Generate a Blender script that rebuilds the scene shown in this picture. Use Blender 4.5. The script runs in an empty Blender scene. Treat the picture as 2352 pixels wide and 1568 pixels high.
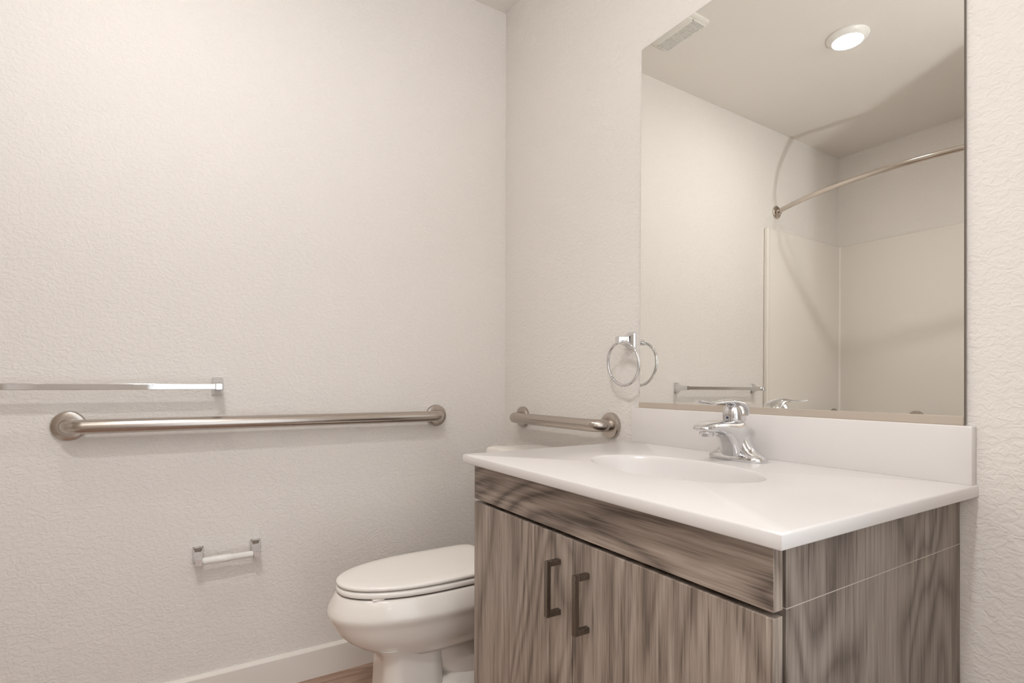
import bpy, bmesh, math, random
from mathutils import Vector, Matrix
random.seed(4)
sc = bpy.context.scene
COL = sc.collection
PI = math.pi

# ------------------------------------------------------------------ camera
YAW, PITCH, ROLL = 0.55742, 0.00554, 0.00304
cam_data = bpy.data.cameras.new('camera')
cam = bpy.data.objects.new('camera', cam_data)
COL.objects.link(cam)
fw = Vector((-math.cos(YAW)*math.cos(PITCH), math.sin(YAW)*math.cos(PITCH), math.sin(PITCH)))
rt = Vector((math.sin(YAW), math.cos(YAW), 0)); up = rt.cross(fw)
r2 = rt*math.cos(ROLL) + up*math.sin(ROLL); u2 = up*math.cos(ROLL) - rt*math.sin(ROLL)
cam.matrix_world = Matrix((( r2.x, u2.x, -fw.x, 1.84832), (r2.y, u2.y, -fw.y, -1.11878), (r2.z, u2.z, -fw.z, 0.96020), (0, 0, 0, 1)))
cam_data.sensor_width = 36.0
cam_data.lens = 1243.13 / 2352 * 36.0
cam_data.shift_y = (872.13 - 784.0) / 2352
cam_data.clip_start = 0.01
sc.camera = cam

# ------------------------------------------------------------------ world, lights, exposure
w = bpy.data.worlds.new('world'); sc.world = w; w.use_nodes = True
bg = w.node_tree.nodes['Background']
bg.inputs['Color'].default_value = (0.90, 0.955, 1.0, 1)
bg.inputs['Strength'].default_value = 1.4

# photographer's flash in the doorway, head tilted up towards the ceiling
fl = bpy.data.lights.new('doorway_flash', 'SPOT'); fl.shadow_soft_size = 0.014
fl.spot_size = math.radians(112); fl.spot_blend = 0.8
fl.energy = 45.0; fl.color = (0.92, 0.965, 1.0)
flo = bpy.data.objects.new('doorway_flash', fl); COL.objects.link(flo)
flo.location = (2.34, -1.007, 1.0)
flo.rotation_euler = Vector((-0.56, -0.15, 1.0)).to_track_quat('-Z', 'Y').to_euler()

LAMP_STRENGTH = 70.0
LAMP2_STRENGTH = 300.0
vs = sc.view_settings
vs.view_transform = 'Standard'; vs.look = 'None'; vs.gamma = 1.0; vs.use_curve_mapping = False
vs.exposure = 0.50
sc.cycles.max_bounces = 7; sc.cycles.diffuse_bounces = 4; sc.cycles.glossy_bounces = 4; sc.cycles.transmission_bounces = 0; sc.cycles.volume_bounces = 0
sc.cycles.use_adaptive_sampling = True; sc.cycles.adaptive_threshold = .05; sc.cycles.use_light_tree = False; sc.cycles.adaptive_min_samples = 12

# ------------------------------------------------------------------ materials
def srgb(r, g, b):
    f = lambda c: (c/12.92 if c <= .04045 else ((c+.055)/1.055)**2.4)
    return (f(r/255), f(g/255), f(b/255), 1)

def mat(name, color, rough=.5, metal=0.0, spec=.5, coat=0.0):
    m = bpy.data.materials.new(name); m.use_nodes = True
    b = m.node_tree.nodes['Principled BSDF']
    b.inputs['Base Color'].default_value = color
    b.inputs['Roughness'].default_value = rough
    b.inputs['Metallic'].default_value = metal
    b.inputs['Specular IOR Level'].default_value = spec
    b.inputs['Coat Weight'].default_value = coat
    b.inputs['Coat Roughness'].default_value = .05
    return m

def N(m, t): return m.node_tree.nodes.new(t)
def L(m, a, b): m.node_tree.links.new(a, b)

def wall_mat(name, color, strength=.35, scale=60.0):
    m = mat(name, color, .6, spec=.25)
    b = m.node_tree.nodes['Principled BSDF']
    tc = N(m, 'ShaderNodeTexCoord')
    mp = N(m, 'ShaderNodeMapping'); mp.inputs['Scale'].default_value = (.9, .9, 1.25)
    L(m, tc.outputs['Object'], mp.inputs['Vector'])
    n1 = N(m, 'ShaderNodeTexNoise'); n1.inputs['Scale'].default_value = scale
    n1.inputs['Detail'].default_value = 2; n1.inputs['Roughness'].default_value = .5
    n1.inputs['Distortion'].default_value = .8
    L(m, mp.outputs['Vector'], n1.inputs['Vector'])
    r = N(m, 'ShaderNodeValToRGB'); r.color_ramp.elements[0].position = .40; r.color_ramp.elements[1].position = .60
    L(m, n1.outputs['Fac'], r.inputs['Fac'])
    bp = N(m, 'ShaderNodeBump'); bp.inputs['Strength'].default_value = strength; bp.inputs['Distance'].default_value = .0016
    L(m, r.outputs['Color'], bp.inputs['Height']); L(m, bp.outputs['Normal'], b.inputs['Normal'])
    return m

def wood_mat(name, axis, seed=0.0, pal=None, rough=.42, ring=3.2, bump=.12, ringw=.24):
    """laminate wood; axis = grain direction 0/1/2"""
    pal = pal or [(102, 90, 81), (133, 119, 108), (157, 143, 131), (179, 165, 153)]
    m = mat(name, (1, 1, 1, 1), rough, spec=.35)
    b = m.node_tree.nodes['Principled BSDF']
    tc = N(m, 'ShaderNodeTexCoord')
    def mapped(along, across):
        s = [across]*3; s[axis] = along
        mp = N(m, 'ShaderNodeMapping'); mp.inputs['Scale'].default_value = s
        mp.inputs['Location'].default_value = (seed, seed*1.7, seed*.6)
        L(m, tc.outputs['Object'], mp.inputs['Vector']); return mp.outputs['Vector']
    def noise(vec, scale, detail, dist=0.0, rough=.55):
        n = N(m, 'ShaderNodeTexNoise'); n.inputs['Scale'].default_value = scale
        n.inputs['Detail'].default_value = detail; n.inputs['Distortion'].default_value = dist
        n.inputs['Roughness'].default_value = rough
        L(m, vec, n.inputs['Vector']); return n.outputs['Fac']
    def math_(op, a, bb):
        n = N(m, 'ShaderNodeMath'); n.operation = op
        for i, v in enumerate((a, bb)):
            if isinstance(v, (int, float)): n.inputs[i].default_value = v
            else: L(m, v, n.inputs[i])
        return n.outputs[0]
    # cathedral figure: contour lines of a soft, long noise
    figure = noise(mapped(.28, 1.0), ring, 2.0, .5)
    rings = math_('SINE', math_('MULTIPLY', figure, 105.0), 0.0)
    rings = math_('MULTIPLY', rings, .5)
    rings = math_('POWER', math_('ADD', rings, .5), .55)
    broad = noise(mapped(.06, 1.0), 20.0, 3.0, .4)
    streak = noise(mapped(.035, 1.0), 120.0, 4.0, .3, .65)
    fine = noise(mapped(.035, 1.0), 330.0, 2.0, 0, .6)
    pn = noise(mapped(.045, 1.0), 210.0, 1.0, .1)
    pores = math_('MULTIPLY', math_('MAXIMUM', math_('SUBTRACT', pn, .56), 0.0), 6.0)
    v = math_('MULTIPLY', rings, ringw)
    v = math_('ADD', v, math_('MULTIPLY', broad, .44))
    v = math_('ADD', v, math_('MULTIPLY', streak, .66))
    v = math_('ADD', v, math_('MULTIPLY', fine, .50))
    v = math_('SUBTRACT', v, math_('ADD', math_('MULTIPLY', pores, .16), .41 + ringw*.62 - .10))
    r = N(m, 'ShaderNodeValToRGB'); cr = r.color_ramp
    pos = [.2, .38, .54, .74]
    cr.elements[0].position = pos[0]; cr.elements[0].color = srgb(*pal[0])
    cr.elements[1].position = pos[3]; cr.elements[1].color = srgb(*pal[3])
    for p, c in ((pos[1], pal[1]), (pos[2], pal[2])):
        e = cr.elements.new(p); e.color = srgb(*c)
    L(m, v, r.inputs['Fac']); L(m, r.outputs['Color'], b.inputs['Base Color'])
    bp = N(m, 'ShaderNodeBump'); bp.inputs['Strength'].default_value = bump; bp.inputs['Distance'].default_value = .0006
    L(m, v, bp.inputs['Height']); L(m, bp.outputs['Normal'], b.inputs['Normal'])
    return m

def brushed_mat(name, color, rough, axis):
    m = mat(name, color, rough, 1.0)
    b = m.node_tree.nodes['Principled BSDF']
    tc = N(m, 'ShaderNodeTexCoord'); mp = N(m, 'ShaderNodeMapping')
    s = [900.0]*3; s[axis] = 12.0; mp.inputs['Scale'].default_value = s
    L(m, tc.outputs['Object'], mp.inputs['Vector'])
    n = N(m, 'ShaderNodeTexNoise'); n.inputs['Scale'].default_value = 1.0; n.inputs['Detail'].default_value = 2
    L(m, mp.outputs['Vector'], n.inputs['Vector'])
    rr = N(m, 'ShaderNodeMapRange'); rr.inputs[3].default_value = rough*.75; rr.inputs[4].default_value = rough*1.3
    L(m, n.outputs['Fac'], rr.inputs[0]); L(m, rr.outputs[0], b.inputs['Roughness'])
    return m

def emit_mat(name, color, strength):
    m = bpy.data.materials.new(name); m.use_nodes = True
    b = m.node_tree.nodes['Principled BSDF']
    b.inputs['Base Color'].default_value = (.9, .9, .9, 1)
    b.inputs['Emission Color'].default_value = color
    b.inputs['Emission Strength'].default_value = strength
    return m

M = {}
M['wall'] = wall_mat('wall_paint', srgb(233, 227, 221), .42, 78)
M['ceiling'] = wall_mat('ceiling_paint', srgb(232, 226, 219), .08, 62)
M['trim'] = mat('trim_paint', srgb(236, 229, 221), .35)
M['counter'] = mat('cultured_marble', srgb(226, 221, 218), .22, spec=.5)
M['porcelain'] = mat('porcelain', srgb(238, 231, 223), .12, spec=.5, coat=.3)
M['seat'] = mat('seat_plastic', srgb(246, 240, 233), .22, spec=.45)
M['chrome'] = mat('chrome', (.72, .72, .73, 1), .04, 1.0)
M['steel_y'] = brushed_mat('brushed_steel_along_y', srgb(190, 181, 173), .24, 1)
M['steel_x'] = brushed_mat('brushed_steel_along_x', srgb(190, 181, 173), .24, 0)
M['nickel'] = brushed_mat('brushed_nickel', srgb(132, 123, 114), .28, 2)
M['channel'] = mat('channel_metal', srgb(208, 196, 183), .42, .55)
M['mirror'] = mat('mirror_silver', (.92, .915, .875, 1), .0, 1.0)
M['mirror_edge'] = mat('mirror_edge', srgb(112, 104, 94), .35)
M['wood_v'] = wood_mat('laminate_vertical', 2, 3.1)
M['wood_v2'] = wood_mat('laminate_vertical_b', 2, 9.4)
M['wood_side'] = wood_mat('laminate_side', 2, 15.2, [(98, 87, 79), (124, 112, 103), (143, 131, 121), (160, 148, 138)], ringw=.30)
M['wood_h'] = wood_mat('laminate_horizontal', 0, 6.2, [(88, 77, 69), (124, 110, 100), (150, 135, 123), (172, 157, 145)], ring=4.2, ringw=.29)
M['carcass'] = mat('carcass_dark', srgb(52, 46, 42), .6)
M['seam'] = mat('edge_band', srgb(196, 186, 176), .4)
M['floor_gap'] = mat('floor_subfloor', srgb(70, 54, 44), .7)
FLOORPAL = [(136, 110, 95), (160, 132, 115), (176, 147, 129), (190, 162, 143)]
M['planks'] = [wood_mat('floor_plank_%d' % i, 1, 20+i*5.3, FLOORPAL, .4, 4.0) for i in range(3)]
M['plastic'] = mat('white_plastic', srgb(238, 235, 230), .3)
M['grille'] = mat('grille_plastic', srgb(232, 228, 220), .4)
M['dark'] = mat('painted_gap_shade', srgb(26, 23, 20), .9, spec=.1)  # near-black that paints in the shade between the fan slats
M['lens'] = emit_mat('lamp_lens', (1.0, .975, .945, 1), LAMP_STRENGTH)
M['lens2'] = emit_mat('lamp_lens_doorway', (.985, .99, 1.0, 1), LAMP2_STRENGTH)
M['surround'] = mat('surround_acrylic', srgb(236, 229, 221), .25, spec=.4)
M['rod'] = mat('satin_rod', srgb(205, 196, 187), .13, 1.0)
M['door_paint'] = mat('door_paint', srgb(232, 226, 219), .4)

# ------------------------------------------------------------------ mesh helpers
def finish(bm, smooth=True, angle=32):
    bmesh.ops.recalc_face_normals(bm, faces=bm.faces[:])
    for f in bm.faces: f.smooth = smooth

def obj(name, bm, material, parent=None, smooth=True, angle=32, kind=None, label=None):
    finish(bm, smooth)
    me = bpy.data.meshes.new(name); bm.to_mesh(me); bm.free()
    if smooth: me.set_sharp_from_angle(angle=math.radians(angle))
    for mm in (material if isinstance(material, (list, tuple)) else [material]): me.materials.append(mm)
    o = bpy.data.objects.new(name, me); COL.objects.link(o)
    if parent is not None:
        o.parent = parent
        wl = Vector((0, 0, 0)); p = parent
        while p is not None: wl += p.location; p = p.parent
        me.transform(__import__('mathutils').Matrix.Translation(-wl))
    if kind: o['kind'] = kind
    if label: o['label'] = label
    return o

def thing(name, label, cat, loc, group=None):
    o = bpy.data.objects.new(name, None); COL.objects.link(o)
    o.location = loc; o.empty_display_size = .05
    o['label'] = label; o['category'] = cat
    if group: o['group'] = group
    return o

def struct(name, bm, material, parent=None, smooth=False, label=None):
    o = obj(name, bm, material, parent, smooth=smooth)
    o['kind'] = 'structure'
    if label: o['label'] = label
    return o

def add_box(bm, x0, x1, y0, y1, z0, z1, bevel=0.0, seg=2, mi=0):
    b2 = bmesh.new()
    vs_ = [b2.verts.new((x, y, z)) for x in (x0, x1) for y in (y0, y1) for z in (z0, z1)]
    for f in ((0, 1, 3, 2), (4, 6, 7, 5), (0, 4, 5, 1), (2, 3, 7, 6), (0, 2, 6, 4), (1, 5, 7, 3)):
        b2.faces.new([vs_[i] for i in f])
    bmesh.ops.recalc_face_normals(b2, faces=b2.faces[:])
    if bevel > 0:
        bmesh.ops.bevel(b2, geom=b2.edges[:], offset=bevel, segments=seg, affect='EDGES', profile=.5)
    merge(bm, b2, mi)

def merge(bm, b2, mi=0):
    mp = {}
    for v in b2.verts: mp[v] = bm.verts.new(v.co)
    for f in b2.faces:
        try:
            nf = bm.faces.new([mp[v] for v in f.verts]); nf.material_index = mi
        except ValueError: pass
    b2.free()

def box(x0, x1, y0, y1, z0, z1, bevel=0.0, seg=2):
    bm = bmesh.new(); add_box(bm, x0, x1, y0, y1, z0, z1, bevel, seg); return bm

def add_loft(bm, rings, cap0=True, cap1=True, closed=True, loop=False):
    """rings: list of lists of Vector; connects successive rings"""
    vr = [[bm.verts.new(p) for p in r] for r in rings]
    n = len(vr[0])
    pairs = list(zip(vr[:-1], vr[1:]))
    if loop: pairs.append((vr[-1], vr[0]))
    for a, b in pairs:
        for i in range(n if closed else n-1):
            j = (i+1) % n
            try: bm.faces.new((a[i], a[j], b[j], b[i]))
            except ValueError: pass
    if not loop:
        if cap0: bm.faces.new(vr[0][::-1])
        if cap1: bm.faces.new(vr[-1])

def add_lathe(bm, origin, axis, prof, n=40, cap0=True, cap1=True):
    """prof: [(dist along axis, radius)]"""
    a = Vector(axis).normalized(); o = Vector(origin)
    u = a.orthogonal().normalized(); v = a.cross(u)
    rings = [[o + a*d + (u*math.cos(2*PI*i/n) + v*math.sin(2*PI*i/n))*max(r, 1e-5) for i in range(n)] for d, r in prof]
    add_loft(bm, rings, cap0, cap1)

def add_tube(bm, pts, r, n=20, closed=False, square=False):
    pts = [Vector(p) for p in pts]; rings = []; prev = None
    m = len(pts)
    for i, p in enumerate(pts):
        if closed: t = (pts[(i+1) % m]-pts[i-1])
        else: t = pts[min(i+1, m-1)]-pts[max(i-1, 0)]
        t.normalize()
        if prev is None:
            ref = Vector((0, 0, 1)) if abs(t.z) < .9 else Vector((1, 0, 0))
            u = (ref - t*ref.dot(t)).normalized()
        else:
            u = (prev - t*prev.dot(t)).normalized()
        prev = u; v = t.cross(u)
        rr = r[i] if isinstance(r, (list, tuple)) else r
        if square:
            c = rr*.78
            base = [(rr, c), (c, rr), (-c, rr), (-rr, c), (-rr, -c), (-c, -rr), (c, -rr), (rr, -c)]
            rings.append([p + u*a + v*b for a, b in base])
        else:
            rings.append([p + (u*math.cos(2*PI*k/n) + v*math.sin(2*PI*k/n))*rr for k in range(n)])
    add_loft(bm, rings, loop=closed)

def rrect(cx, cy, hx, hy, r, z, n=6):
    """rounded rectangle ring in a z plane"""
    out = []
    for sx, sy, a0 in ((1, 1, 0), (-1, 1, 90), (-1, -1, 180), (1, -1, 270)):
        for k in range(n+1):
            a = math.radians(a0 + 90*k/n)
            out.append(Vector((cx+sx*(hx-r)+r*math.cos(a), cy+sy*(hy-r)+r*math.sin(a), z)))
    return out

def bend_path(p0, p1, p2, p3, rad, n=8):
    """polyline p0-p1-p2-p3 with rounded corners at p1 and p2"""
    P = [Vector(p) for p in (p0, p1, p2, p3)]
    out = [P[0]]
    for i in (1, 2):
        a = (P[i-1]-P[i]).normalized(); b = (P[i+1]-P[i]).normalized()
        s = P[i]+a*rad; e = P[i]+b*rad; c = P[i]+a*rad+b*rad
        for k in range(n+1):
            t = PI/2*k/n
            out.append(c - b*rad*math.cos(t) - a*rad*math.sin(t))
    out.append(P[3]); return out

# ------------------------------------------------------------------ dimensions
CEIL = 2.438
YB = -2.520           # wall behind the tub
XT = 1.350            # far end of the tub alcove
YC = -1.722           # front of the tub alcove
XR = 1.90             # doorway wall
H = 0.7955            # counter top height
CA, CB, CD = 0.7245, 1.4999, 0.5515

# ------------------------------------------------------------------ structure
floor = struct('floor', box(-.1, 2.4, YB-.1, .1, -.06, -.012), M['floor_gap'])
px, k = 0.0, 0
PWID = .178
while px < XR + .11:
    x1 = min(px+PWID, XR+.11)
    y = -(k*.47 % 1.22) + .0
    segs = []; yy = 0.0; first = (k*.47) % 1.22 or 1.22
    yend = -first
    while yy > YB:
        e = max(yend, YB); segs.append((yy, e)); yy = e; yend = e-1.22
    for (ya, yb) in segs:
        b_ = box(px+.0004, x1-.0004, yb+.0004, ya-.0004, -.012, 0, .0008, 1)
        obj('plank', b_, random.choice(M['planks']), floor, smooth=False)
    px = x1; k += 1

ceiling = struct('ceiling', box(-.1, 2.05, YB-.1, .1, CEIL, CEIL+.1), M['ceiling'])
wall_left = struct('wall_left', box(-.1, 0, YB-.1, .1, -.06, CEIL), M['wall'])
wall_back = struct('wall_back', box(0, XR+.11, 0, .1, -.06, CEIL), M['wall'])
wall_front = struct('wall_front', box(0, XT+.1, YB-.1, YB, -.06, CEIL), M['wall'])
wall_alcove = struct('wall_alcove', box(XT, XR+.11, YB, YC, -.06, CEIL), M['wall'])
DY0, DY1, DZ = -1.242, -.430, 2.04
bm = bmesh.new()
add_box(bm, XR, XR+.11, YC, DY0, -.06, CEIL)
add_box(bm, XR, XR+.11, DY1, 0, -.06, CEIL)
add_box(bm, XR, XR+.11, DY0, DY1, DZ, CEIL)
wall_right = struct('wall_right', bm, M['wall'])
bm = bmesh.new()
for xx in (XR-.014, XR+.11):
    add_box(bm, xx, xx+.014, DY0-.07, DY0, 0, DZ+.07, .003, 1)
    add_box(bm, xx, xx+.014, DY1, DY1+.07, 0, DZ+.07, .003, 1)
    add_box(bm, xx, xx+.014, DY0, DY1, DZ, DZ+.07, .003, 1)
struct('trim_1', bm, M['trim'])

door = struct('added_door_1', box(XR+.115, XR+.115+.80, DY0-.038, DY0-.003, .008, DZ-.006, .002, 1), M['door_paint'])  # unseen open leaf, added to break up the doorway's reflection in the towel rail
bm = bmesh.new()
add_lathe(bm, (XR+.115+.73, DY0-.003, .96), (0, 1, 0), [(0, .032), (.006, .032), (.009, .028), (.011, .012), (.045, .011), (.047, .004)], 32)
add_box(bm, XR+.115+.61, XR+.115+.742, DY0+.030, DY0+.044, .951, .969, .005, 2)
obj('door_handle', bm, M['rod'], door, angle=40)

def baseboard(name, a, b, nrm):
    a, b, n = Vector(a), Vector(b), Vector(nrm)
    prof = [(.0, .0), (.0140, .0), (.0140, .0880), (.0132, .0900), (.0040, .0968), (.0, .0972)]
    bm = bmesh.new()
    add_loft(bm, [[p + n*d + Vector((0, 0, z)) for d, z in prof] for p in (a, b)])
    return struct(name, bm, M['trim'])
baseboard('baseboard_left', (0, YC, 0), (0, 0, 0), (1, 0, 0))
baseboard('baseboard_back', (.0145, 0, 0), (CA+.012, 0, 0), (0, -1, 0))
baseboard('baseboard_alcove', (XT, YC, 0), (XR-.016, YC, 0), (0, 1, 0))

# ------------------------------------------------------------------ mirror
mi = thing('wall_mirror', 'large frameless wall mirror above the white backsplash', 'mirror', (1.1154, 0, .8917))
bm = bmesh.new()
X0, X1, Z0, Z1 = .7452, 1.4855, .8925, 1.9030
TILT = .0045
add_box(bm, X0, X1, -.0062, -.0014, Z0, Z1, .0022, 1)
for v in bm.verts: v.co.y += (v.co.z-1.4)*TILT
bmesh.ops.recalc_face_normals(bm, faces=bm.faces[:])
for f in bm.faces:
    f.material_index = 0 if f.normal.y < -.9 else 1
obj('glass', bm, [M['mirror'], M['mirror_edge']], mi, smooth=False)
bm = bmesh.new()
add_box(bm, X0-.0005, X1-.002, -.0112, -.0088, Z0-.0005, Z0+.0148, .0007, 1)
add_box(bm, X0-.0005, X1-.002, -.0112, -.0004, Z0-.0008, Z0-.0001)
obj('bottom_channel', bm, M['channel'], mi, smooth=False, label='thin brushed metal channel along the bottom edge')

# ------------------------------------------------------------------ vanity cabinet
vc = thing('vanity_cabinet', 'grey-brown wood-look vanity cabinet with two doors under the white counter', 'cabinet', (1.108, -.26, 0))
CX0, CX1 = .7390, 1.4757
YF = -.5285; YD = -.5102; YS = -.5030
ZT = H-.0203
bm = bmesh.new()
add_box(bm, CX0+.017, CX1-.019, YS+.0005, YS+.004, .1, ZT-.001)  # dark strip behind the fronts, its colour stands in for gap shade
add_box(bm, CX0+.017, CX1-.019, -.010, -.004, .0, ZT-.001)
add_box(bm, CX0+.017, CX1-.019, YS+.004, -.010, .1, .115)
obj('carcass', bm, M['carcass'], vc, smooth=False)
obj('toe_kick', box(CX0+.017, CX1-.019, -.45, -.448, 0.0, .1), M['carcass'], vc, smooth=False)
ZS = .6935
obj('side_panel', box(CX1-.018, CX1, YS, -.003, 0, ZS-.0005, .0005, 1), M['wood_side'], vc, smooth=False)
obj('side_panel', box(CX1-.018, CX1, YS, -.003, ZS+.0005, ZT, .0005, 1), M['wood_side'], vc, smooth=False)
obj('seam_strip', box(CX1-.017, CX1-.0002, YS+.0004, -.0035, ZS-.0006, ZS+.0006), M['seam'], vc, smooth=False, label='pale seam line across the side panel')
obj('side_panel', box(CX0, CX0+.016, YS, -.003, 0, ZT, .0006, 1), M['wood_side'], vc, smooth=False)
bm = box(CX0, CX1, YF, YD, .6940, ZT-.0005, .0009, 2)
for f in bm.faces:
    f.normal_update(); f.material_index = 1 if abs(f.normal.x) > .7 else 0
obj('apron_front', bm, [M['wood_h'], M['wood_v']], vc, smooth=False, label='horizontal-grain false drawer front')
SPLIT = 1.1022
def pull(x, z0, z1, door):
    bm = bmesh.new()
    s = .0048; out = YF-.031
    add_box(bm, x-s, x+s, out, out+.0085, z0, z1, .0005, 1)
    add_box(bm, x-s, x+s, out+.0085, YF, z1-.0095, z1, .0005, 1)
    add_box(bm, x-s, x+s, out+.0085, YF, z0, z0+.0095, .0005, 1)
    obj('handle', bm, M['nickel'], door, smooth=False, label='brushed nickel square bar pull')
d1 = obj('door', box(CX0, SPLIT-.0012, YF, YD, .105, .6868, .0009, 2), M['wood_v'], vc, smooth=False)
d2 = obj('door', box(SPLIT+.0012, CX1, YF, YD, .105, .6868, .0009, 2), M['wood_v2'], vc, smooth=False)
pull(1.0650, .5450, .6440, d1)
pull(1.1440, .5430, .6420, d2)

# ------------------------------------------------------------------ vanity top
vt = thing('bathroom_countertop', 'white solid vanity countertop with oval basin and backsplash', 'countertop', (1.109, -.277, H))
BX, BY, BA, BBB = 1.103, -.286, .190, .116
def rect_pts(inset, z, n_side=24):
    x0, x1, y0, y1 = CA+inset, CB-inset, -CD+inset, -.0005
    c = [(x1, y1), (x0, y1), (x0, y0), (x1, y0)]
    out = []
    for i in range(4):
        a, b = c[i], c[(i+1) % 4]
        for kk in range(n_side):
            t = kk/n_side
            out.append(Vector((a[0]+(b[0]-a[0])*t, a[1]+(b[1]-a[1])*t, z)))
    return out
outer0 = rect_pts(0, H)
angs = [math.atan2((p.y-BY)/BBB, (p.x-BX)/BA) for p in outer0]
def ell(s, z, dx=0, dy=0): return [Vector((BX+dx+BA*s*math.cos(a), BY+dy+BBB*s*math.sin(a), z)) for a in angs]
bm = bmesh.new()
ell_b = [Vector((BX+(BA+.02)*math.cos(a), BY+(BBB+.02)*math.sin(a), H-.0200)) for a in angs]
rings = [ell(1.03, H), rect_pts(.003, H), rect_pts(.0009, H-.0009), rect_pts(0, H-.003), rect_pts(0, H-.0180), rect_pts(.001, H-.0195), rect_pts(.002, H-.0200), ell_b]
add_loft(bm, rings, False, False)
slab = obj('slab', bm, M['counter'], vt, angle=50)
bm = bmesh.new()
prof = [(1.03, 0), (1.012, -.0008), (1.0, -.003), (.985, -.0075), (.965, -.016), (.93, -.034), (.87, -.06), (.77, -.088), (.62, -.110), (.42, -.124), (.2, -.130), (.1, -.1315)]
rr_ = [ell(s, H+z) for s, z in prof]
add_loft(bm, rr_, False, True)
basin = obj('basin', bm, M['counter'], vt, angle=60)
bm = bmesh.new()
add_lathe(bm, (BX, BY, H-.1318), (0, 0, 1), [(0, .023), (.0035, .0225), (.005, .018), (.004, .012), (.006, .011), (.007, .001)], 28)
obj('drain', bm, M['chrome'], basin, label='chrome drain stopper')
bm = bmesh.new()
add_box(bm, CA, CB-.0025, -.0195, -.0005, H-.0005, H+.0961, .0016, 2)
obj('backsplash', bm, M['counter'], vt, smooth=True, angle=50)

# ------------------------------------------------------------------ faucet
FX, FY = 1.108, -.078
fc = thing('faucet', 'chrome single-lever faucet behind the oval basin', 'faucet', (FX, FY, H))
def egg(hx, yb, yf, z, n=48, e=2.3, cx=FX, cy=FY, dz=None):
    out = []
    for i in range(n):
        a = 2*PI*i/n; c, s_ = math.cos(a), math.sin(a)
        x = hx*math.copysign(abs(c)**(2/e), c)
        yy = (yb if s_ > 0 else yf)*abs(s_)**(2/e)*(1 if s_ > 0 else -1)
        out.append(Vector((cx+x, cy+yy, z + (dz(yy) if dz else 0))))
    return out
# base plate with a rounded lobe at either end
bm = bmesh.new()
add_loft(bm, [egg(.0665, .0250, .0290, H+.0003, e=2.5), egg(.0675, .0258, .0300, H+.0025, e=2.5), egg(.0670, .0254, .0296, H+.0060, e=2.5), egg(.0640, .0238, .0280, H+.0105, e=2.4), egg(.0575, .0210, .0255, H+.0145, e=2.3), egg(.045, .0165, .021, H+.0172, e=2.2), egg(.025, .010, .014, H+.0180, e=2.1)], True, True)
base = obj('base_plate', bm, M['chrome'], fc, angle=60)
# body and spout in one casting: the trunk leans forward and flows into the spout
bm = bmesh.new()
SP = []
#      y off, z bottom, z top, half width
path = [(.0235, .006, .030, .016), (.0190, .004, .056, .0205), (.0120, .003, .0760, .0232), (.0030, .003, .0850, .0245), (-.0070, .003, .0872, .0250), (-.0170, .003, .0872, .0252), (-.0250, .004, .0868, .0252),
        (-.0305, .012, .0864, .0251), (-.0345, .022, .0860, .0250), (-.0400, .034, .0857, .0249), (-.0480, .0445, .0856, .0248), (-.0580, .0520, .0858, .0247), (-.0700, .0572, .0860, .0246),
        (-.0840, .0605, .0858, .0244), (-.0980, .0625, .0848, .0240), (-.1100, .0638, .0828, .0228), (-.1195, .0655, .0800, .0198), (-.1260, .0680, .0768, .0145), (-.1290, .0705, .0742, .0075)]
for dy, zb, zt, hw in path:
    zc, hz = (zb+zt)/2, (zt-zb)/2
    r_ = []
    for i in range(40):
        a = 2*PI*i/40; c, s_ = math.cos(a), math.sin(a); e = 3.0
        zz = math.copysign(abs(s_)**(2/e), s_)
        flare = 1.0 + .30*max(0, (-zz))*max(0.0, min(1.0, (dy+.034)/.02))   # trunk widens to its foot
        r_.append(Vector((FX+hw*flare*math.copysign(abs(c)**(2/e), c), FY+dy, H+zc+hz*zz)))
    SP.append(r_)
add_loft(bm, SP)
body = obj('spout_body', bm, M['chrome'], fc, angle=70)
# saddle sweeping from the trunk down to both lobes
bm = bmesh.new()
sad = [(-.064, .010, .008), (-.056, .0155, .0135), (-.047, .0195, .0165), (-.039, .026, .0185), (-.032, .0350, .0195), (-.026, .0480, .0200), (-.021, .0640, .0200), (-.012, .0780, .0195), (0, .0820, .0190),
       (.012, .0780, .0195), (.021, .0640, .0200), (.026, .0480, .0200), (.032, .0350, .0195), (.039, .026, .0185), (.047, .0195, .0165), (.056, .0155, .0135), (.064, .010, .008)]
rings = []
for dx, zt, hy2 in sad:
    r_ = []
    for i in range(24):
        a = 2*PI*i/24; c, s_ = math.cos(a), math.sin(a); e = 2.4
        r_.append(Vector((FX+dx, FY-.001+hy2*math.copysign(abs(c)**(2/e), c), H+.002+(zt-.002)*(.5+.5*math.copysign(abs(s_)**(2/e), s_)))))
    rings.append(r_)
add_loft(bm, rings)
obj('saddle', bm, M['chrome'], fc, angle=70)
bm = bmesh.new()
add_lathe(bm, (FX, FY-.1040, H+.0660), (0, .05, -1), [(0, .0140), (.0080, .0142), (.0108, .0130), (.0108, .0105), (.006, .0098)], 28)
obj('aerator', bm, M['chrome'], body)
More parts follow.
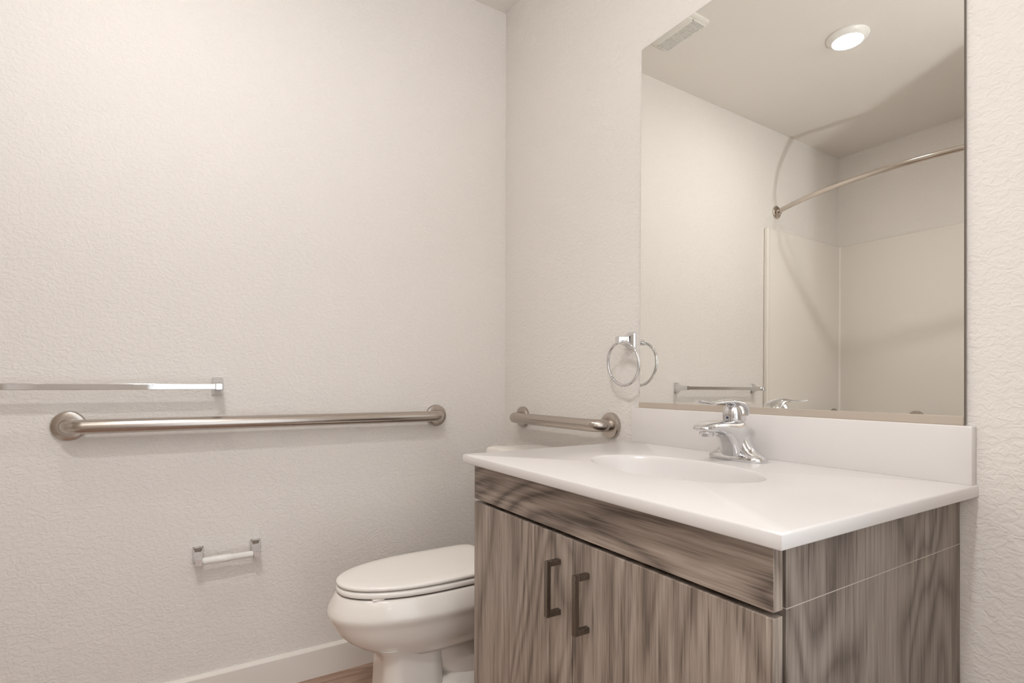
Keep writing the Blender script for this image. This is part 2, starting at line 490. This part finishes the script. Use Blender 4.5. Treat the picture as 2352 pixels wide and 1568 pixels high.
# handle: leaning dome whose lever sweeps forward and flares at its tip
bm = bmesh.new()
ax = Vector((0, -.10, 1)).normalized(); oo = Vector((FX, FY-.0105, H+.0835))
hp = [(0, .0222), (.0012, .0236), (.0035, .0240), (.010, .0240), (.017, .0236), (.023, .0226), (.029, .0206), (.034, .0176), (.0375, .0135), (.0395, .0080), (.0400, .0008)]
add_lathe(bm, oo, ax, hp, 40)
handle = obj('handle', bm, M['chrome'], fc, angle=60)
bm = bmesh.new()
lv = [(.0265, .0960, .0130, .0040), (.0225, .1060, .0185, .0065), (.0140, .1160, .0215, .0080), (.0010, .1222, .0212, .0078), (-.0130, .1252, .0190, .0066), (-.028, .1262, .0155, .0052), (-.044, .1256, .0120, .0042),
      (-.060, .1246, .0098, .0036), (-.075, .1240, .0090, .0032), (-.089, .1244, .0098, .0030), (-.101, .1258, .0118, .0029), (-.112, .1276, .0132, .0027), (-.119, .1290, .0122, .0024), (-.1235, .1300, .0070, .0016)]
rings = []
for i, (dy, zc, hw, hz) in enumerate(lv):
    a0 = lv[max(i-1, 0)]; a1 = lv[min(i+1, len(lv)-1)]
    ty, tz_ = a1[0]-a0[0], a1[1]-a0[1]; ln = math.hypot(ty, tz_); ny, nz = -tz_/ln, ty/ln
    if nz < 0: ny, nz = -ny, -nz
    r_ = []
    for k_ in range(28):
        a = 2*PI*k_/28; c, s_ = math.cos(a), math.sin(a)
        cup = -.0022*(1-c*c) if dy < -.08 else 0.0
        r_.append(Vector((FX+hw*c, FY-.006+dy+ny*hz*s_, H+zc+nz*hz*s_+cup)))
    rings.append(r_)
add_loft(bm, rings)
obj('lever', bm, M['chrome'], handle, angle=60)
bm = bmesh.new()
add_lathe(bm, (FX, FY+.0262, H+.004), (0, 0, 1), [(0, .0020), (.054, .0020), (.056, .0036), (.0590, .0040), (.0615, .0034), (.063, .001)], 16)
obj('lift_rod', bm, M['chrome'], fc, angle=50)
bm = bmesh.new()
add_lathe(bm, oo + ax*.010 + Vector((0, -.0236, -.002)), (0, -1, .1), [(0, .0028), (.0007, .0028), (.0008, .0005)], 16)
obj('index_dot', bm, mat('index_blue', srgb(60, 66, 100), .3), handle, label='small dark index dot')

# ------------------------------------------------------------------ grab bars
def flange(bm, c, axis, r=.039, t=.013):
    add_lathe(bm, c, axis, [(0, r), (t*.55, r), (t*.75, r*.985), (t*.92, r*.95), (t, r*.90), (t*1.05, r*.60), (t*1.06, r*.515)], 56)

def grab_bar(name, label, a, b, nrm, material, off=.058, rad=.019, group='stainless grab bars'):
    a, b, nrm = Vector(a), Vector(b), Vector(nrm)
    t = thing(name, label, 'grab bar', (a+b)/2, group)
    bm = bmesh.new()
    add_tube(bm, bend_path(a+nrm*.004, a+nrm*off, b+nrm*off, b+nrm*.004, .036, 10), rad, 28)
    obj('rail', bm, material, t, angle=60)
    for c in (a, b):
        bm = bmesh.new(); flange(bm, c+nrm*.0004, nrm); obj('flange', bm, material, t, angle=25)
    return t
grab_bar('grab_bar', 'long brushed steel grab bar on the left wall under the towel bar', (0, -1.357, .8420), (0, -.300, .8400), (1, 0, 0), M['steel_y'])
grab_bar('grab_bar', 'short brushed steel grab bar on the back wall above the toilet tank', (.140, 0, .8325), (.623, 0, .8335), (0, -1, 0), M['steel_x'])

# ------------------------------------------------------------------ square-post accessories
def frame_of(nrm):
    n = Vector(nrm); up = Vector((0, 0, 1)); s = up.cross(n); return n, s, up

def add_post(bm, c, nrm, levels):
    """levels: (out, half side, half up, up shift, radius)"""
    n, s, up = frame_of(nrm); c = Vector(c); rings = []
    for out, hs, hu, du, r in levels:
        rings.append([c + n*out + s*p.x + up*(p.y+du) for p in rrect(0, 0, hs, hu, r, 0, 4)])
    add_loft(bm, rings)

# towel bar on the left wall
tz = .9468
tb = thing('towel_bar', 'chrome square towel bar on the left wall above the long grab bar', 'towel bar', (0, -1.33, tz))
lev_tb = [(0.0004, .0155, .0275, 0, .005), (.004, .0155, .0275, 0, .005), (.007, .0135, .0255, 0, .004), (.010, .0125, .0230, 0, .003), (.018, .0115, .0165, 0, .003), (.028, .0108, .0130, 0, .003), (.040, .0104, .0115, 0, .003), (.074, .0095, .0100, 0, .002), (.0755, .0080, .0085, 0, .002)]
for yy in (-1.0095, -1.622):
    bm = bmesh.new(); add_post(bm, (0, yy, tz), (1, 0, 0), lev_tb); obj('post', bm, M['chrome'], tb, angle=25)
bm = bmesh.new(); add_box(bm, .0535, .0665, -1.622, -1.0095, tz-.0082, tz+.0082, .0012, 2)
obj('rail', bm, M['chrome'], tb, smooth=False)

# toilet paper holder
pz = .452
tp = thing('toilet_paper_holder', 'chrome toilet paper holder with white roller low on the left wall', 'paper holder', (0, -.988, pz))
lev_tp = [(.0004, .0150, .0235, 0, .004), (.0045, .0150, .0235, 0, .004), (.008, .0128, .0212, -.0005, .003), (.011, .0115, .0195, -.001, .003), (.018, .0105, .0160, -.0045, .003), (.030, .0100, .0122, -.0085, .002), (.044, .0095, .0105, -.0105, .002), (.054, .0092, .0100, -.011, .002), (.0555, .0080, .0088, -.011, .002)]
for yy in (-1.0575, -.904):
    bm = bmesh.new(); add_post(bm, (0, yy, pz), (1, 0, 0), lev_tp); obj('post', bm, M['chrome'], tp, angle=25)
bm = bmesh.new()
y0_, y1_ = -1.049, -.912
add_lathe(bm, (.043, y0_, pz-.011), (0, 1, 0), [(0, .0070), (.004, .0100), (.006, .0108), (.066, .0112), (.0735, .0112), (.0755, .0098), (.130, .0095), (.134, .0088), (y1_-y0_, .005)], 28)
obj('roller', bm, M['plastic'], tp, angle=40, label='white plastic spring roller')

# towel ring
tr = thing('towel_ring', 'chrome towel ring on the back wall beside the mirror', 'towel ring', (.708, 0, 1.0815))
lev_tr = [(.0004, .0165, .0255, 0, .004), (.004, .0165, .0255, 0, .004), (.008, .0140, .0230, 0, .003), (.011, .0125, .0205, 0, .003), (.020, .0108, .0150, 0, .002), (.032, .0098, .0115, 0, .002), (.044, .0095, .0108, 0, .002), (.0565, .0092, .0105, 0, .002), (.058, .0080, .0092, 0, .002)]
bm = bmesh.new(); add_post(bm, (.708, 0, 1.0815), (0, -1, 0), lev_tr); obj('post', bm, M['chrome'], tr, angle=25)
bm = bmesh.new()
RR = .0615; rc = Vector((.7145, -.0475, 1.0815-.0615-.004))
add_tube(bm, [rc + Vector((RR*math.sin(t), .010*(math.cos(t)-1)*-.5, RR*math.cos(t))) for t in [2*PI*i/72 for i in range(72)]], .0042, 14, closed=True)
obj('ring', bm, M['chrome'], tr, angle=60)

# ------------------------------------------------------------------ toilet
TX = .420
to = thing('toilet', 'white elongated toilet with closed lid between left wall and vanity', 'toilet', (TX, -.40, 0))
def bowl_ring(hw, yf, yb, z, ymid=-.50, n=64, ef=2.15, eb=3.2, dz=None):
    out = []
    for i in range(n):
        a = 2*PI*i/n; c, s = math.cos(a), math.sin(a)
        e = ef if s < 0 else eb
        x = hw*math.copysign(abs(c)**(2/e), c)
        yy = ymid + ((ymid-yf) if s < 0 else (yb-ymid))*math.copysign(abs(s)**(2/e), s)
        out.append(Vector((TX+x, yy, z + (dz(yy) if dz else 0))))
    return out
bm = bmesh.new()
L_ = [(.098, -.728, -.30, .404), (.123, -.751, -.27, .4115), (.131, -.758, -.25, .4115), (.134, -.762, -.245, .4085), (.140, -.770, -.24, .396), (.145, -.778, -.235, .382), (.1485, -.783, -.23, .370),
      (.1485, -.7835, -.23, .363), (.146, -.781, -.232, .355), (.1415, -.7765, -.235, .347), (.1375, -.771, -.24, .337), (.134, -.7655, -.245, .326), (.128, -.753, -.25, .307),
      (.119, -.733, -.255, .287), (.107, -.705, -.26, .267), (.096, -.678, -.27, .252), (.088, -.655, -.28, .242)]
add_loft(bm, [bowl_ring(hw, yf, yb, z, -.50) for hw, yf, yb, z in L_])
obj('bowl', bm, M['porcelain'], to, angle=70)
# pedestal column and foot
bm = bmesh.new()
ped = [(.094, .115, -.565, .271), (.086, .098, -.567, .253), (.081, .087, -.565, .237), (.079, .084, -.565, .214), (.079, .085, -.566, .169), (.081, .087, -.567, .109), (.087, .094, -.572, .050), (.090, .097, -.573, .015), (.090, .097, -.573, 0)]
add_loft(bm, [rrect(TX, cy, hx, hy, min(hx, hy)*.55, z, 8) for hx, hy, cy, z in ped])
obj('pedestal', bm, M['porcelain'], to, angle=60)
bm = bmesh.new()
foot = [(.105, .22, -.31, 0), (.105, .22, -.31, .06), (.102, .217, -.31, .105), (.093, .205, -.31, .135), (.06, .17, -.31, .150)]
add_loft(bm, [rrect(TX, cy, hx, hy, .06, z, 8) for hx, hy, cy, z in foot])
obj('foot', bm, M['porcelain'], to, angle=60)
bm = bmesh.new()
tpts = [(-.53, .29), (-.47, .235), (-.41, .185), (-.35, .165), (-.295, .19), (-.255, .25), (-.21, .285), (-.165, .25), (-.135, .17), (-.125, .06)]
cs = []
for i in range(len(tpts)-1):
    for k_ in range(4):
        t = k_/4
        p0 = tpts[max(i-1, 0)]; p1 = tpts[i]; p2 = tpts[i+1]; p3 = tpts[min(i+2, len(tpts)-1)]
        def cr_(q): return .5*((2*p1[q])+(-p0[q]+p2[q])*t+(2*p0[q]-5*p1[q]+4*p2[q]-p3[q])*t*t+(-p0[q]+3*p1[q]-3*p2[q]+p3[q])*t**3)
        cs.append((TX, cr_(0), cr_(1)))
cs.append((TX, *tpts[-1]))
add_tube(bm, cs, [.075]*len(cs), 24)
obj('trapway', bm, M['porcelain'], to, angle=70)
# seat ring and lid
bm = bmesh.new()
add_loft(bm, [bowl_ring(.121, -.750, -.30, .4155, eb=5), bowl_ring(.129, -.7575, -.292, .4165, eb=5), bowl_ring(.1315, -.760, -.29, .420, eb=5), bowl_ring(.1315, -.760, -.29, .4265, eb=5), bowl_ring(.129, -.7575, -.292, .4298, eb=5), bowl_ring(.121, -.750, -.30, .4308, eb=5)])
obj('seat', bm, M['seat'], to, angle=70)
bm = bmesh.new()
add_loft(bm, [bowl_ring(.120, -.750, -.318, .4340, eb=9), bowl_ring(.1285, -.7570, -.311, .4347, eb=9), bowl_ring(.1310, -.7595, -.308, .4375, eb=9), bowl_ring(.1310, -.7595, -.308, .4410, eb=9), bowl_ring(.1290, -.7575, -.31, .4438, eb=9), bowl_ring(.123, -.751, -.316, .4455, eb=9), bowl_ring(.10, -.725, -.34, .4472, eb=7), bowl_ring(.05, -.65, -.40, .4482)])
obj('lid', bm, M['seat'], to, angle=70)
for sx in (-1, 1):
    bm = bmesh.new(); add_box(bm, TX+sx*.075-.022, TX+sx*.075+.022, -.305, -.262, .4118, .4415, .006, 3)
    obj('hinge', bm, M['seat'], to, angle=50)
    bm = bmesh.new(); add_box(bm, TX+sx*.085-.012, TX+sx*.085+.012, -.695, -.665, .4117, .4158, .0015, 1)
    obj('bumper', bm, M['seat'], to, smooth=False)
# tank
bm = bmesh.new()
add_loft(bm, [rrect(TX, -.125, .170, .085, .04, .395, 8), rrect(TX, -.118, .190, .093, .04, .43, 8), rrect(TX, -.112, .198, .098, .04, .56, 8), rrect(TX, -.110, .205, .100, .04, .712, 8)])
obj('tank', bm, M['porcelain'], to, angle=60)
bm = bmesh.new()
add_loft(bm, [rrect(TX, -.111, .205, .101, .045, .712, 10), rrect(TX, -.112, .216, .106, .05, .7135, 10), rrect(TX, -.112, .219, .108, .05, .720, 10), rrect(TX, -.112, .219, .108, .05, .730, 10), rrect(TX, -.112, .214, .104, .05, .740, 10), rrect(TX, -.112, .196, .090, .05, .7455, 10), rrect(TX, -.112, .12, .05, .04, .7475, 10)])
obj('tank_lid', bm, M['porcelain'], to, angle=60)
bm = bmesh.new()
add_lathe(bm, (TX-.14, -.2105, .665), (0, -1, 0), [(0, .013), (.004, .013), (.010, .009), (.016, .008), (.017, .004)], 24)
add_box(bm, TX-.148, TX-.075, -.232, -.224, .657, .672, .003, 2)
obj('flush_lever', bm, M['chrome'], to, angle=40)

# ------------------------------------------------------------------ ceiling light
def disc_light(lx, ly, label, lens_mat):
    cl = thing('ceiling_light', label, 'ceiling light', (lx, ly, CEIL), 'recessed disc lights')
    bm = bmesh.new()
    add_lathe(bm, (lx, ly, CEIL-.0005), (0, 0, -1), [(0, .080), (.003, .080), (.006, .0785), (.014, .070), (.021, .0605), (.022, .0580), (.019, .0570)], 64, True, False)
    obj('trim_ring', bm, M['plastic'], cl, angle=40)
    bm = bmesh.new()
    add_lathe(bm, (lx, ly, CEIL-.012), (0, 0, -1), [(0, .0568), (.008, .0566), (.011, .052), (.0135, .03), (.0143, .001)], 24)
    obj('lens', bm, lens_mat, cl, angle=60)
disc_light(.663, -1.288, 'round glowing disc light on the ceiling reflected in the mirror', M['lens'])
disc_light(1.58, -1.27, 'round disc light on the ceiling just inside the doorway, outside the mirror view', M['lens2'])

# ------------------------------------------------------------------ exhaust fan
fx0, fx1, fy0, fy1 = .183, .418, -.724, -.480
ef = thing('exhaust_fan', 'white square exhaust fan grille on the ceiling', 'exhaust fan', ((fx0+fx1)/2, (fy0+fy1)/2, CEIL))
fcx, fcy, hx_, hy_ = (fx0+fx1)/2, (fy0+fy1)/2, (fx1-fx0)/2, (fy1-fy0)/2
bm = bmesh.new()
def fr(ix, iy, z, r=.02): return rrect(fcx, fcy, hx_-ix, hy_-iy, r, CEIL-z, 6)
add_loft(bm, [fr(0, 0, .0004), fr(0, 0, .005), fr(.003, .003, .009), fr(.012, .010, .0125)], True, True)
obj('cover', bm, M['grille'], ef, angle=40)
bm = bmesh.new()
add_loft(bm, [fr(.022, .082, .0125, .008), fr(.022, .082, .0178, .008), fr(.024, .084, .0188, .008)], True, True)
obj('centre_panel', bm, M['grille'], ef, angle=30)
for sy in (-1, 1):
    y_o, y_i = fcy+sy*.1085, fcy+sy*.040
    obj('gap_shade_sheet', box(fcx-.096, fcx+.096, min(y_o, y_i), max(y_o, y_i), CEIL-.0131, CEIL-.0126), M['dark'], ef, smooth=False)  # thin black sheet on the cover, painted shade for the slat gaps
bm = bmesh.new()
for i in range(31):
    x = fcx-.096 + .192*i/30
    for sy in (-1, 1):
        y_o, y_i = fcy+sy*.1090, fcy+sy*.0395
        add_box(bm, x-.0016, x+.0016, min(y_o, y_i), max(y_o, y_i), CEIL-.0185, CEIL-.0124)
obj('slats', bm, M['grille'], ef, smooth=False, kind='stuff')

# ------------------------------------------------------------------ bathtub, surround, rod, tub grab bars
bt = thing('bathtub', 'white alcove bathtub against the wall behind the shower rod', 'bathtub', (XT/2, -2.16, 0))
bm = bmesh.new()
tcx, tcy = XT/2, (YB+YC-.01)/2; thx, thy = XT/2-.001, (YC-.01-YB)/2-.001
add_loft(bm, [rrect(tcx, tcy, thx, thy, .01, .0005, 6), rrect(tcx, tcy, thx, thy, .01, .40, 6), rrect(tcx, tcy, thx-.006, thy-.006, .01, .406, 6),
              rrect(tcx, tcy, thx-.06, thy-.06, .14, .406, 6), rrect(tcx, tcy, thx-.075, thy-.075, .14, .395, 6), rrect(tcx, tcy, thx-.11, thy-.10, .14, .20, 6), rrect(tcx, tcy, thx-.15, thy-.14, .14, .11, 6), rrect(tcx, tcy, thx-.25, thy-.22, .1, .10, 6)])
obj('shell', bm, M['surround'], bt, angle=50)
ts = thing('tub_surround', 'glossy off-white tub surround panels seen in the mirror', 'tub surround', (XT/2, -2.16, .41))
ZSU = 1.858
def panel(name, x0, x1, y0, y1):
    bm = bmesh.new(); add_box(bm, x0, x1, y0, y1, .407, ZSU, .006, 3); return obj(name, bm, M['surround'], ts, angle=40)
panel('end_panel', .0005, .020, YB+.001, YC-.024)
panel('end_panel', XT-.020, XT-.0005, YB+.001, YC-.024)
panel('back_panel', .0205, XT-.0205, YB+.0005, YB+.020)
for x0, x1 in ((.0005, .026), (XT-.026, XT-.0005)):
    bm = bmesh.new(); add_box(bm, x0, x1, YC-.0235, YC-.0005, .407, ZSU+.001, .006, 3); obj('edge_flange', bm, M['surround'], ts, angle=40)
for sx, x in ((1, .0195), (-1, XT-.0195)):
    bm = bmesh.new(); nn = 8; R_ = .012
    ring = []
    for z in (.407, ZSU-.002):
        r_ = [Vector((x, YB+.0195, z))]
        for k_ in range(nn+1):
            a = PI/2*k_/nn
            r_.append(Vector((x+sx*(R_-R_*math.sin(a)), YB+.0195+R_-R_*math.cos(a), z)))
        ring.append(r_)
    add_loft(bm, ring); obj('corner_cove', bm, M['surround'], ts, angle=60)
zr = 1.968
sr = thing('shower_rod', 'curved chrome shower curtain rod across the tub alcove', 'shower rod', (XT/2, -1.84, zr))
bm = bmesh.new()
rp = []
for i in range(41):
    t = i/40; x = .006 + (XT-.012)*t
    rp.append((x, -1.8415 + .173*(1-(2*t-1)**2), zr))
add_tube(bm, rp, .0132, 20); obj('rod', bm, M['rod'], sr, angle=60)
for x, nx in ((.0004, 1), (XT-.0004, -1)):
    bm = bmesh.new(); add_lathe(bm, (x, -1.8415, zr), (nx, 0, 0), [(0, .037), (.004, .037), (.007, .035), (.009, .030), (.012, .0175), (.022, .0160), (.026, .0155)], 40)
    obj('flange', bm, M['rod'], sr, angle=40)
grab_bar('grab_bar', 'grab bar on the tub back wall, its flange top showing low in the mirror', (.447, YB+.0205, .792), (1.05, YB+.0205, .792), (0, 1, 0), M['steel_x'], off=.055)
grab_bar('grab_bar', 'grab bar on the tub end wall, tip showing near the corner in the mirror', (.0205, -1.93, .788), (.0205, -2.430, .788), (1, 0, 0), M['steel_y'], off=.055)
